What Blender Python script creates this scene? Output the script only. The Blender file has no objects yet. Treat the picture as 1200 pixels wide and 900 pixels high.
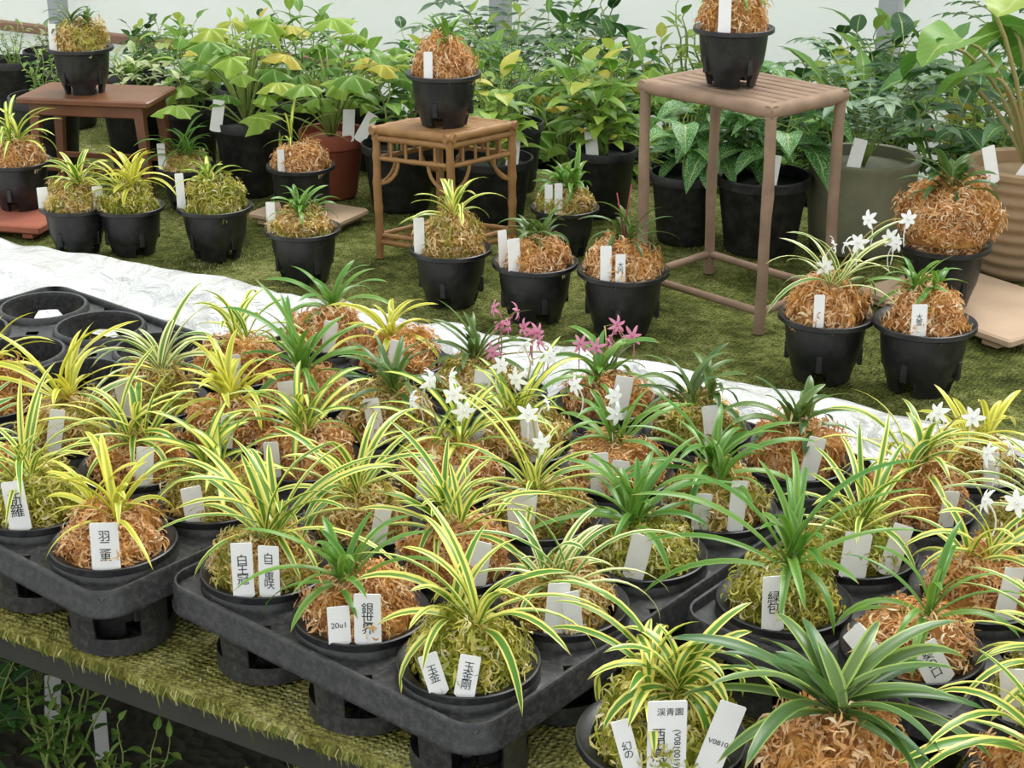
import bpy, math, random
from mathutils import Vector, Matrix, noise
import numpy as np
R=random.Random(7)
D2R=math.pi/180
sc=bpy.context.scene
sc.view_settings.view_transform='Standard'
sc.view_settings.look='None'

# ------------------------------------------------------------------ helpers
def srgb(h):
    h=h.lstrip('#'); c=[int(h[i:i+2],16)/255 for i in (0,2,4)]
    return tuple([(x/12.92 if x<=.04045 else ((x+.055)/1.055)**2.4) for x in c]+[1.0])
class MB:
    """mesh builder with 2 uv layers (uv + per-element random)"""
    def __init__(s): s.v=[];s.f=[];s.uv=[];s.r=[]
    def face(s,idx,uv=None,r=0.5):
        s.f.append(tuple(idx)); s.uv.extend(uv if uv else [(0,0)]*len(idx)); s.r.extend([(r,r)]*len(idx))
    def grid(s,rows,uvs=None,r=.5,close=False):
        base=len(s.v);n=len(rows[0])
        for row in rows: s.v.extend([tuple(p) for p in row])
        for i in range(len(rows)-1):
            for j in range(n if close else n-1):
                k=(j+1)%n
                q=(base+i*n+j,base+i*n+k,base+(i+1)*n+k,base+(i+1)*n+j)
                if uvs: u=[uvs[i][j],uvs[i][k],uvs[i+1][k],uvs[i+1][j]]
                else:
                    a=i/(len(rows)-1);b=(i+1)/(len(rows)-1);c=j/n;d=(j+1)/n
                    u=[(c,a),(d,a),(d,b),(c,b)]
                s.face(q,u,r)
    def tube(s,pts,rad,n=6,r=.5,cap=True):
        pts=[Vector(p) for p in pts]; rows=[]
        up=None
        for i,p in enumerate(pts):
            d=(pts[min(i+1,len(pts)-1)]-pts[max(i-1,0)]).normalized()
            if up is None: up=d.orthogonal().normalized()
            else:
                up=(up-d*up.dot(d))
                up=up.normalized() if up.length>1e-6 else d.orthogonal().normalized()
            w=d.cross(up); rr=rad[i] if isinstance(rad,(list,tuple)) else rad
            rows.append([p+(up*math.cos(a)+w*math.sin(a))*rr for a in [2*math.pi*k/n for k in range(n)]])
        b=len(s.v); s.grid(rows,None,r,True)
        if cap:
            s.face([b+k for k in range(n)][::-1],None,r); e=b+(len(pts)-1)*n
            s.face([e+k for k in range(n)],None,r)
    def rev(s,prof,n=40,c=(0,0,0),r=.5):
        s.grid([[(c[0]+q*math.cos(2*math.pi*k/n),c[1]+q*math.sin(2*math.pi*k/n),c[2]+z) for k in range(n)] for q,z in prof],None,r,True)
    def box(s,c,d,rot=0,bev=.0,r=.5,M=None):
        # bevelled box (chamfered in plan and at the top)
        hx,hy,hz=d[0]/2,d[1]/2,d[2]/2;b=min(bev,hx*.9,hy*.9,hz*.9)
        def ring(o,z):
            x=hx-o;y=hy-o;k=b if b>0 else 0
            return [(-x+k,-y,z),(x-k,-y,z),(x,-y+k,z),(x,y-k,z),(x-k,y,z),(-x+k,y,z),(-x,y-k,z),(-x,-y+k,z)]
        rings=[ring(b,-hz),ring(0,-hz+b),ring(0,hz-b),ring(b,hz)] if b>0 else [ring(0,-hz),ring(0,hz)]
        ca,sa=math.cos(rot),math.sin(rot)
        rr=[]
        for g in rings:
            row=[]
            for x,y,z in g:
                p=Vector((x*ca-y*sa,x*sa+y*ca,z))
                if M: p=M@p
                row.append(p+Vector(c))
            rr.append(row)
        base=len(s.v); s.grid(rr,None,r,True)
        s.face([base+k for k in range(8)][::-1],None,r); e=base+(len(rr)-1)*8
        s.face([e+k for k in range(8)],None,r)
    def mesh(s,name,mat=None,smooth=True):
        m=bpy.data.meshes.new(name); m.from_pydata(s.v,[],s.f)
        a=m.uv_layers.new(name='UVMap'); b=m.uv_layers.new(name='rnd')
        a.data.foreach_set('uv',np.array(s.uv,dtype=np.float32).ravel())
        b.data.foreach_set('uv',np.array(s.r,dtype=np.float32).ravel())
        if smooth: m.polygons.foreach_set('use_smooth',[True]*len(m.polygons))
        if mat: m.materials.append(mat)
        m.update(); return m
def obj(name,mesh,loc=(0,0,0),rotz=0,parent=None,scale=None,mat=None):
    o=bpy.data.objects.new(name,mesh); sc.collection.objects.link(o)
    o.location=loc; o.rotation_euler=(0,0,rotz)
    if scale is not None: o.scale=scale if hasattr(scale,'__len__') else (scale,)*3
    if parent: o.parent=parent
    if mat:
        o.material_slots[0].link='OBJECT'; o.material_slots[0].material=mat
    return o
def sharp(m,ang=35):
    m.set_sharp_from_angle(angle=ang*D2R); return m

# ------------------------------------------------------------------ materials
class N:
    def __init__(s,name):
        s.m=bpy.data.materials.new(name); s.m.use_nodes=True; s.t=s.m.node_tree
        s.t.nodes.clear(); s.out=s.t.nodes.new('ShaderNodeOutputMaterial')
    def n(s,t,**k):
        x=s.t.nodes.new('ShaderNode'+t)
        for a,b in k.items(): setattr(x,a,b)
        return x
    def l(s,a,b): s.t.links.new(a,b)
    def val(s,x,sock):
        if hasattr(x,'links'): s.l(x,sock)
        else: sock.default_value=x
    def math(s,op,a,b=0,c=None):
        m=s.n('Math',operation=op); s.val(a,m.inputs[0]); s.val(b,m.inputs[1])
        if c is not None: s.val(c,m.inputs[2])
        return m.outputs[0]
    def mix(s,f,a,b,bt='MIX'):
        m=s.n('Mix',data_type='RGBA',blend_type=bt); s.val(f,m.inputs[0]); s.val(a,m.inputs[6]); s.val(b,m.inputs[7]); return m.outputs[2]
    def ramp(s,f,stops,interp='LINEAR'):
        r=s.n('ValToRGB'); r.color_ramp.interpolation=interp; e=r.color_ramp.elements
        while len(e)<len(stops): e.new(.5)
        for i,(p,c) in enumerate(stops): e[i].position=p; e[i].color=c
        s.val(f,r.inputs[0]); return r.outputs[0]
    def noise(s,scale,detail=4,vec=None,rough=.6,dist=0):
        x=s.n('TexNoise'); x.inputs['Scale'].default_value=scale; x.inputs['Detail'].default_value=detail; x.inputs['Roughness'].default_value=rough; x.inputs['Distortion'].default_value=dist
        if vec: s.l(vec,x.inputs['Vector'])
        return x.outputs['Fac']
    def obj(s): return s.n('TexCoord').outputs['Object']
    def geo(s): return s.n('NewGeometry').outputs['Position']
    def uv(s,name='UVMap'):
        u=s.n('UVMap'); u.uv_map=name; q=s.n('SeparateXYZ'); s.l(u.outputs[0],q.inputs[0]); return u.outputs[0],q.outputs[0],q.outputs[1]
    def bsdf(s,col,rough=.6,spec=.4,bump=None,bs=.3,bd=.002,transl=0,tcol=None):
        b=s.n('BsdfPrincipled'); s.val(col,b.inputs['Base Color']); s.val(rough,b.inputs['Roughness']); b.inputs['Specular IOR Level'].default_value=spec
        if bump is not None:
            k=s.n('Bump'); k.inputs['Strength'].default_value=bs; k.inputs['Distance'].default_value=bd; s.l(bump,k.inputs['Height']); s.l(k.outputs[0],b.inputs['Normal'])
        o=b.outputs[0]
        if transl:
            t=s.n('BsdfTranslucent'); s.val(tcol if tcol is not None else col,t.inputs[0]); m=s.n('MixShader'); m.inputs[0].default_value=transl
            s.l(o,m.inputs[1]); s.l(t.outputs[0],m.inputs[2]); o=m.outputs[0]
        s.l(o,s.out.inputs[0]); return s.m
def orand(n): return n.n('ObjectInfo').outputs['Random']
BK=(0,0,0,1);WH=(1,1,1,1)

def mat_orchid(name,center,edge,c0=.44,c1=.56,nz=.55):
    n=N(name); uv,x,y=n.uv(); _,r,_2=n.uv('rnd')
    e=n.math('MULTIPLY',n.math('ABSOLUTE',n.math('SUBTRACT',x,.5)),2)
    cv=n.n('CombineXYZ'); n.l(n.math('MULTIPLY',x,9),cv.inputs[0]); n.l(n.math('MULTIPLY',y,.8),cv.inputs[1]); n.l(n.math('MULTIPLY',r,57),cv.inputs[2])
    ns=n.noise(1.0,2,cv.outputs[0])
    f=n.math('ADD',e,n.math('MULTIPLY',n.math('SUBTRACT',ns,.5),nz))
    f=n.math('ADD',f,n.math('MULTIPLY',n.math('SUBTRACT',r,.5),.35))
    col=n.ramp(f,[(c0,center),(c1,edge)])
    col=n.mix(n.math('MULTIPLY',r,.20),col,n.mix(.5,col,srgb('#d4d268')))
    col=n.mix(n.math('MULTIPLY',n.math('SUBTRACT',1,y),.14),col,srgb('#c4c66a'))
    col=n.mix(n.ramp(y,[(.92,BK),(1,WH)]),col,srgb('#9a8a42'))
    return n.bsdf(col,.34,.45,transl=.24)
M_leaf={
 'Y':mat_orchid('leaf_yellow_margin',srgb('#468424'),srgb('#f2ea7c')),
 'W':mat_orchid('leaf_cream_margin',srgb('#4a862c'),srgb('#f7f2b6'),.48,.58),
 'C':mat_orchid('leaf_yellow_centre',srgb('#efe870'),srgb('#4e8a2a'),.42,.55),
 'K':mat_orchid('leaf_golden',srgb('#a8b434'),srgb('#f0e460'),.3,.7,.9),
 'G':mat_orchid('leaf_green',srgb('#3a7a22'),srgb('#669e38'),.3,.9),
 'D':mat_orchid('leaf_dark_green',srgb('#285424'),srgb('#46782f'),.3,.9),
 'H':mat_orchid('leaf_broad_dark',srgb('#29602e'),srgb('#8aac50'),.78,.92,.3),
}
def mat_moss(name,a,b,c,g):
    n=N(name); _,r,_2=n.uv('rnd'); o=n.obj()
    col=n.ramp(r,[(0,a),(.36,b),(.74,c),(1,srgb('#fdf0cf'))])
    rnd=orand(n)
    ad=n.n('VectorMath',operation='ADD'); n.l(o,ad.inputs[0]); cb=n.n('CombineXYZ'); n.l(n.math('MULTIPLY',rnd,30),cb.inputs[0]); n.l(cb.outputs[0],ad.inputs[1])
    ns=n.noise(26,3,ad.outputs[0])
    col=n.mix(n.ramp(ns,[(.46,BK),(.60,WH)]),col,n.mix(.62,col,g))
    return n.bsdf(col,.85,.1,bump=n.noise(500,3,o),bs=.4,transl=.22)
M_moss={'b':mat_moss('moss_brown',srgb('#a87240'),srgb('#dda86e'),srgb('#f4cf9e'),srgb('#d6a050')),
 'm':mat_moss('moss_mixed',srgb('#987c3c'),srgb('#d8b066'),srgb('#eed498'),srgb('#98a238')),
 'g':mat_moss('moss_green',srgb('#797c26'),srgb('#bab048'),srgb('#e3d680'),srgb('#8d9d32'))}
def mat_black(name,c='#1d1e1f',rough=.42,dust=.12,ns=40):
    n=N(name); g=n.geo()
    nz=n.ramp(n.noise(ns,6,g,.75),[(.45,BK),(.8,WH)])
    col=n.mix(n.math('MULTIPLY',nz,dust),srgb(c),srgb('#9a9888'))
    return n.bsdf(col,n.math('ADD',rough,n.math('MULTIPLY',nz,.2)),.5,bump=n.noise(300,2,g),bs=.05)
M_pot=mat_black('black_pot_plastic','#18191b',.36,.1)
M_tray=mat_black('black_tray_plastic','#2c2d2e',.38,.22,150)
M_blk=mat_black('black_nursery_pot_plastic','#151617',.5,.15)
def mat_simple(name,c,rough=.6,c2=None,sc_=30,spec=.3,transl=0,bs=.2,bd=.001):
    n=N(name); o=n.obj()
    nz=n.noise(sc_,5,o); col=n.mix(nz,srgb(c),srgb(c2)) if c2 else srgb(c)
    return n.bsdf(col,rough,spec,bump=nz,bs=bs,bd=bd,transl=transl)
M_label=mat_simple('label_white_plastic','#fdfdfa',.45,'#f0f0ea',60,.3,.1,.03)
M_ink=mat_simple('label_ink','#20242a',.7)
M_white=mat_simple('petal_white','#ffffff',.6,'#f6f6f2',50,.2,.3)
M_pink=mat_simple('petal_pink','#c94a86',.6,'#f4c0d2',120,.2,.3)
M_stem=mat_simple('flower_stem','#8a6a3c',.6,'#a9b060',80,.2)
M_stemg=mat_simple('green_stem','#7f9a4a',.6,'#9aa860',30,.2)
M_stemt=mat_simple('thick_stem','#8f9a5c',.6,'#a88a60',30,.2)
M_stemr=mat_simple('red_stem','#7c2a34',.6,'#a04a48',60,.2)

def mat_foliage(name,a,b,vein=None,spots=None,rough=.42,transl=.3,blot=None):
    n=N(name); uv,x,y=n.uv(); _,r,_2=n.uv('rnd')
    col=n.ramp(r,[(0,srgb(a)),(.8,srgb(b)),(1,srgb(blot or b))])
    e=n.math('MULTIPLY',n.math('ABSOLUTE',n.math('SUBTRACT',x,.5)),2)
    w=n.math('SINE',n.math('MULTIPLY',n.math('SUBTRACT',y,n.math('MULTIPLY',e,.25)),50))
    col=n.mix(n.math('MULTIPLY',n.ramp(w,[(.8,BK),(1,WH)]),.3),col,n.mix(.5,col,srgb(vein or '#c5d184')))
    col=n.mix(n.ramp(e,[(0.02,WH),(.09,BK)]),col,srgb(vein or '#b5c474'))
    if spots:
        v=n.n('TexVoronoi'); v.inputs['Scale'].default_value=1
        cb=n.n('CombineXYZ'); n.l(n.math('MULTIPLY',x,16),cb.inputs[0]); n.l(n.math('MULTIPLY',y,32),cb.inputs[1]); n.l(n.math('MULTIPLY',r,90),cb.inputs[2]); n.l(cb.outputs[0],v.inputs['Vector'])
        col=n.mix(n.ramp(v.outputs['Distance'],[(.24,WH),(.38,BK)]),col,srgb(spots))
    return n.bsdf(col,rough,.4,transl=transl)
MF={'lime':mat_foliage('foliage_lime','#5a8a2c','#9aba42',blot='#cab848'),
 'mid':mat_foliage('foliage_mid','#44782c','#7faa44',blot='#b4c050'),
 'dark':mat_foliage('foliage_dark','#26522c','#4e7e40'),
 'spot':mat_foliage('foliage_speckled','#2f6a2a','#528c42',spots='#c0d6a2'),
 'gray':mat_foliage('foliage_bluegrey','#4e7259','#8ca886'),
 'var':mat_foliage('foliage_variegated','#7c9a50','#ccd29a',spots='#f2f0d0')}

# mats of bench
def mat_mat(name,a,b,c,d,fs=190,wv_=.15):
    n=N(name); g=n.geo()
    big=n.noise(4,6,g,.72); fine=n.noise(fs,4,g,.7); mid=n.noise(42,4,g,.65)
    rot=n.n('Mapping'); rot.inputs['Rotation'].default_value=(0,0,30*D2R); n.l(g,rot.inputs[0])
    wv=n.n('TexWave',wave_type='BANDS',bands_direction='X'); wv.inputs['Scale'].default_value=48; wv.inputs['Distortion'].default_value=6; wv.inputs['Detail'].default_value=3; n.l(rot.outputs[0],wv.inputs[0])
    wy=n.n('TexWave',wave_type='BANDS',bands_direction='Y'); wy.inputs['Scale'].default_value=48; wy.inputs['Distortion'].default_value=6; wy.inputs['Detail'].default_value=3; n.l(rot.outputs[0],wy.inputs[0])
    weave=n.math('MULTIPLY',wv.outputs['Fac'],wy.outputs['Fac'])
    f=n.math('ADD',n.math('MULTIPLY',big,.9),n.math('ADD',n.math('MULTIPLY',mid,.4),n.math('MULTIPLY',weave,wv_)))
    col=n.ramp(f,[(.50,a),(.62,b),(.76,c),(.92,d)])
    col=n.mix(n.ramp(fine,[(.35,WH),(.55,BK)]),col,n.mix(.7,col,srgb('#1a1c0c')))
    h=n.math('ADD',n.math('MULTIPLY',fine,.8),weave)
    return n.bsdf(col,.95,.1,bump=h,bs=.9,bd=.004)
M_mat_b=mat_mat('mossy_mat_back',srgb('#2f3517'),srgb('#575e2b'),srgb('#828848'),srgb('#b2b07a'))
M_mat_f=mat_mat('mossy_mat_front',srgb('#45421f'),srgb('#807b3a'),srgb('#b2ae64'),srgb('#dad4a4'),150,.15)
def mat_tuft():
    n=N('moss_tufts'); _,r,_2=n.uv('rnd')
    return n.bsdf(n.ramp(r,[(0,srgb('#343a1a')),(.5,srgb('#646c30')),(.85,srgb('#989a50')),(1,srgb('#d0ca98'))]),.9,.1,transl=.15)
M_tuft=mat_tuft()

# ------------------------------------------------------------------ bench coordinates
CA,SA=math.cos(-30*D2R),math.sin(-30*D2R)
def BN(u,v,z=0): return (CA*u-SA*v, SA*u+CA*v, z)
BR=-30*D2R

# ------------------------------------------------------------------ small pot
def small_pot_mesh():
    b=MB(); n=60
    prof=[(.047,.085-.030),(.0475,.078),(.050,.0815),(.0560,.0830),(.0590,.0852),(.0605,.0845),(.0608,.0790),(.0590,.0775),(.0535,.0772),(.0515,.0755),(.0505,.066),(.049,.050),(.0465,.034),(.0425,.022),(.0395,.017)]
    b.rev(prof,n)
    b.rev([(.0395,.017),(.012,.017),(.0001,.017)],n)
    b.rev([(.047,.055),(.02,.056),(.0001,.056)],n)   # inner soil level
    for k in range(4):
        a0=k*math.pi/2+.25; a1=a0+math.pi/2-.5
        rows=[]
        for (ro,z) in [(.0425,.022),(.0390,.010),(.0365,.0),(.0300,.0),(.0305,.017)]:
            rows.append([(ro*math.cos(a0+(a1-a0)*t/6),ro*math.sin(a0+(a1-a0)*t/6),z) for t in range(7)])
        b.grid(rows)
        for aa in (a0,a1):
            i=len(b.v); b.v.extend([(ro*math.cos(aa),ro*math.sin(aa),z) for ro,z in [(.0425,.022),(.0390,.010),(.0365,0),(.0300,0),(.0305,.017)]])
            b.face(range(i,i+5))
    for k in range(4):
        a=k*math.pi/2
        b.box((.0462*math.cos(a),.0462*math.sin(a),.032),(.006,.008,.024),a,.001)
    return sharp(b.mesh('orchid_pot_mesh',M_pot),40)
POT=small_pot_mesh()

# ------------------------------------------------------------------ moss balls
def moss_mesh(seed,strands=2100,rx=.0450,rz=.040,pw=.88):
    rr=random.Random(seed); b=MB(); off=Vector((seed*3.1,1.7,seed))
    def surf(d):
        k=1+.34*noise.noise(d*1.5+off)+.32*noise.noise(d*3.4+off)
        if d.z<.15: k=1+(k-1)*max(.1,(d.z+.3)/.45)
        q=math.sqrt(d.x*d.x+d.y*d.y)
        f=(q**pw)/max(q,1e-4) if q<1 else 1
        return Vector((d.x*f*rx*k,d.y*f*rx*k,d.z*rz*k))
    rows=[]
    nu,nv=30,16
    for j in range(nv+1):
        th=math.pi*(.60-(.60)*j/nv)
        rows.append([surf(Vector((math.sin(th)*math.cos(2*math.pi*i/nu),math.sin(th)*math.sin(2*math.pi*i/nu),math.cos(th)+.0001)))*.94 for i in range(nu)])
    b.grid(rows,None,.06,True)
    for s in range(strands):
        z=rr.uniform(-.12,1); a=rr.uniform(0,2*math.pi); q=math.sqrt(max(0,1-z*z))
        d=Vector((q*math.cos(a),q*math.sin(a),z))
        t=d.cross(Vector((rr.gauss(0,1),rr.gauss(0,1),rr.gauss(0,1)))).normalized()
        L=rr.uniform(.005,.017)*(.7 if z<.15 else 1); w=rr.uniform(.0004,.0016)
        p=surf(d); nn=d.normalized(); lift=rr.uniform(.0,.95)*(.3 if z<.15 else 1); curl=rr.uniform(-5,5)
        r=rr.random()**1.0; m=5; L_=[];R_=[];dr=(t+nn*lift).normalized()
        sd=dr.cross(nn).normalized()
        tw=rr.uniform(-2.2,2.2)
        for i in range(m+1):
            f=i/m; ww=w*(1-.7*abs(2*f-1))*(.8+.4*(i%2))
            s2=(sd*math.cos(tw*f)+nn*math.sin(tw*f))
            L_.append(p-s2*ww);R_.append(p+s2*ww)
            p=p+dr*(L/m)
            dr=(dr+sd*curl*.15-nn*.35*lift*f*1.5-nn*.05).normalized(); sd=dr.cross(nn)
            sd=sd.normalized() if sd.length>1e-5 else t
        b.grid([[L_[i],R_[i]] for i in range(m+1)],None,r)
    return b.mesh('sphagnum_moss_mesh',M_moss['b'])
MOSS=[moss_mesh(i) for i in range(6)]
MOSSBIG=moss_mesh(11,4400,.062,.058,.8)

# ------------------------------------------------------------------ orchid foliage
def arch_leaf(b,base,az,el0,L,W,droop,fold,r,n=10,roll=0,swerve=0):
    p=Vector(base); rows=[];uvs=[]
    ks=(-1,-.5,0,.5,1)
    for i in range(n+1):
        t=i/n; el=el0-droop*(t**1.3); a=az+swerve*t
        d=Vector((math.cos(a)*math.cos(el),math.sin(a)*math.cos(el),math.sin(el)))
        side=Vector((-math.sin(a),math.cos(a),0))
        nm=d.cross(side).normalized()
        nm=-nm if nm.z<0 and el<math.pi/2 else nm
        if roll:
            cr,sr=math.cos(roll*t),math.sin(roll*t); side,nm=side*cr+nm*sr,nm*cr-side*sr
        w=W*(.62+.38*min(1,t*3.5))*(max(0,1-t**3.6))**.75
        fo=fold*(1-.5*t)
        rows.append([p+side*(k*w/2)*math.cos(fo)+nm*(abs(k)*w/2*math.sin(fo)) for k in ks])
        uvs.append([((k+1)/2,t) for k in ks])
        p=p+d*(L/n)
    b.grid(rows,uvs,r)
def orchid_mesh(rr,mat,shoots=3,nl=9,L=.10,W=.008,top=.046,spread=.016,droop=1.0,flat=0):
    b=MB(); a0=rr.uniform(0,math.pi)
    for s in range(shoots):
        phi=a0+s*math.pi/shoots*1.0+rr.uniform(-.3,.3)
        pa=rr.uniform(0,6.28) if shoots>1 else 0; pr=spread*rr.uniform(.4,1) if shoots>1 else 0
        c=Vector((pr*math.cos(pa),pr*math.sin(pa),top*(1-.25*(pr/.047)**2)-.004))
        k=rr.uniform(.7,1.0) if s else 1.12
        lean=rr.uniform(-.15,.15)
        for i in range(nl):
            h=i/(nl-1); sd=i%2
            az=phi+math.pi*sd+rr.uniform(-.2,.2)
            el=(.36+1.02*h**.9)*(1-flat)+rr.uniform(-.12,.12)+(lean if sd else -lean)
            dr=(1.55-.35*h)*droop*rr.uniform(.7,1.25)
            l=L*k*(.76+.32*math.sin(math.pi*(.15+.75*(h))))*rr.uniform(.82,1.15)
            if h>.9: l*=.7
            off=Vector((math.cos(az),math.sin(az),0))*.003*(1-h)
            arch_leaf(b,c+off+Vector((0,0,.010*h)),az,min(el,1.5),l,W*rr.uniform(.85,1.15),dr,rr.uniform(.3,.6),rr.random(),10,rr.uniform(-.6,.6),rr.uniform(-.4,.4))
    return b.mesh('orchid_leaves_mesh',mat)

def flower(b,p,d,size,rr,pw=.17):
    d=d.normalized(); u=d.orthogonal().normalized(); w=d.cross(u)
    ph=rr.uniform(0,6)
    for k in range(6):
        a=ph+k*math.pi/3; o=u*math.cos(a)+w*math.sin(a); sdv=d.cross(o); L=size*rr.uniform(.8,1.15)
        rows=[];q=Vector(p)
        for i in range(6):
            t=i/5; W=size*pw*math.sin(math.pi*min(1,.18+.82*t))+.0002
            rows.append([q-sdv*W,q+d*.0003,q+sdv*W])
            q=q+(o*math.cos(t*1.3)-d*math.sin(t*1.3)*.7+d*.25*(1-t))*(L/5)
        b.grid(rows,None,rr.random())
    b.tube([Vector(p),Vector(p)+d*size*.25],[size*.12,size*.03],6)
    q=Vector(p);v=(-d*.6+Vector((0,0,-.5))).normalized();pts=[q.copy()]
    for i in range(6):
        q=q+v*size*.45; v=(v+d*.28+Vector((0,0,.05))).normalized(); pts.append(q.copy())
    b.tube(pts,[size*.05]*6+[size*.03],5)
def flowers_meshes(rr,top,stems,size,mat,pw=.17):
    b=MB();s=MB()
    for (az,reach,h,nf) in stems:
        pts=[]
        for i in range(9):
            t=i/8; pts.append(Vector((math.cos(az)*reach*t,math.sin(az)*reach*t,top+h*math.sin(t*1.75)/1.0)))
        s.tube(pts,.0009,5)
        for k in range(nf):
            t=.4+.6*k/max(1,nf-1); i=min(7,int(t*8)); p=pts[i].lerp(pts[i+1],t*8-i)
            a=rr.uniform(0,6.28); o=Vector((math.cos(a),math.sin(a)-.5,.45)).normalized()
            e=p+o*size*1.5; s.tube([p,(p+e)/2+Vector((0,0,.001)),e],.0005,4)
            flower(b,e,Vector((o.x,o.y-.4,.25)),size,rr,pw)
    return b.mesh('orchid_flowers_mesh',mat),s.mesh('flower_stalk_mesh',M_stem)

# ------------------------------------------------------------------ labels
def label_mesh(w,h):
    b=MB(); t=.0005
    pts=[(-w/2,h),(-w/2+.001,h+.001),(w/2-.001,h+.001),(w/2,h),(w/2,.0),(w*.3,-.0025),(-w*.3,-.0025),(-w/2,.0)]
    i=len(b.v); n=len(pts)
    b.v.extend([(x,-t,z) for x,z in pts]); b.v.extend([(x,t,z) for x,z in pts])
    b.face([i+k for k in range(n)]); b.face([i+n+k for k in range(n)][::-1])
    for k in range(n): b.face([i+k,i+n+k,i+n+(k+1)%n,i+(k+1)%n])
    return b.mesh('plant_label_mesh',M_label,False)
LAB={}
def add_text(par,txt,size,z,x=0,face=-.0009,line=1.0,rot=0):
    c=bpy.data.curves.new('label_writing','FONT'); c.body=txt; c.size=size; c.align_x='CENTER'; c.align_y='CENTER'; c.space_line=line
    c.resolution_u=3
    c.materials.append(M_ink)
    o=bpy.data.objects.new('label_writing',c); sc.collection.objects.link(o); o.parent=par
    o.location=(x,face,z); o.rotation_euler=(math.pi/2,rot,0)
    return o
def add_label(par,x,y,z,yaw=0,tilt=-.2,w=.02,h=.046,txt=None,ts=.011,roll=0):
    key=(round(w,4),round(h,4))
    if key not in LAB: LAB[key]=label_mesh(w,h)
    o=bpy.data.objects.new('plant_label',LAB[key]); sc.collection.objects.link(o); o.parent=par
    o.location=(x,y,z); o.rotation_euler=(tilt,roll,yaw)
    if txt:
        if isinstance(txt,str): txt=[(txt,ts,h*.5,0,0)]
        for (t,s,zz,xx,ro) in txt: add_text(o,t,s,zz,xx,line=.85,rot=ro)
    return o

# ------------------------------------------------------------------ potted orchid
def potted(x,y,z=0,kind='Y',moss='m',rot=None,ps=1.0,labels=1,shoots=None,nl=None,L=None,W=None,fl=None,bigmoss=False,seed=None,mz=1.0,droop=1.0,spread=.018,msc=1.0,flat=0,stalk=None):
    rr=random.Random(seed if seed is not None else int((x*1000)*13+(y*1000)*7))
    e=bpy.data.objects.new('potted_orchid',None); sc.collection.objects.link(e); e.location=(x,y,z); e.empty_display_size=.03
    rim=.085*ps
    obj('pot',POT,(0,0,0),rr.uniform(0,6) if rot is None else rot,e,ps)
    if bigmoss: 
        s=(ps*.95,)*3; top=rim+.028+.052; obj('sphagnum_moss',MOSSBIG,(0,0,rim+.026),0,e,s,M_moss[moss])
        obj('sphagnum_moss_base',MOSS[0],(0,0,rim-.008),1,e,(ps*.98,ps*.98,.8),M_moss[moss])
    else:
        mm=rr.choice(MOSS); q=ps*msc; s=(q,q,q*mz*rr.uniform(.85,1.15)); top=rim-.006+.040*s[2]
        obj('sphagnum_moss',mm,(0,0,rim-.006),rr.uniform(0,6),e,s,M_moss[moss])
    sh=shoots or rr.choice([2,3,3,4]); n_=nl or rr.choice([7,8,9])
    L=L or rr.uniform(.075,.105); W=W or rr.uniform(.0075,.0098)
    m=orchid_mesh(rr,M_leaf[kind],sh,n_,L,W,top,spread,droop*rr.uniform(.85,1.15),flat)
    obj('orchid_leaves',m,(0,0,0),0,e)
    if fl:
        f,st=flowers_meshes(rr,top,fl[1],fl[2],M_white if fl[0]=='w' else M_pink,.17 if fl[0]=='w' else .12)
        obj('orchid_flowers',f,(0,0,0),0,e); obj('flower_stalk',st,(0,0,0),0,e)
    if stalk:
        b=MB()
        for (dx,dy,hh) in stalk: b.tube([(0,0,top-.005),(dx*.4,dy*.4,top+hh*.5),(dx,dy,top+hh)],[.0013,.0012,.0009],5)
        obj('bare_stalk',b.mesh('bare_stalk_mesh',M_stemr),(0,0,0),0,e)
    if isinstance(labels,int):
        for k in range(labels):
            a=-math.pi/2+rr.uniform(-.7,.4)-.35*k
            add_label(e,.050*ps*math.cos(a),.050*ps*math.sin(a),rim-.002,rr.uniform(-.45,.3),rr.uniform(-.2,.0),rr.choice([.016,.018,.020]),rr.uniform(.034,.05),roll=rr.uniform(-.2,.2))
    else:
        for l in labels: add_label(e,l[0],l[1],rim-.001,**l[3])
    return e

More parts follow.
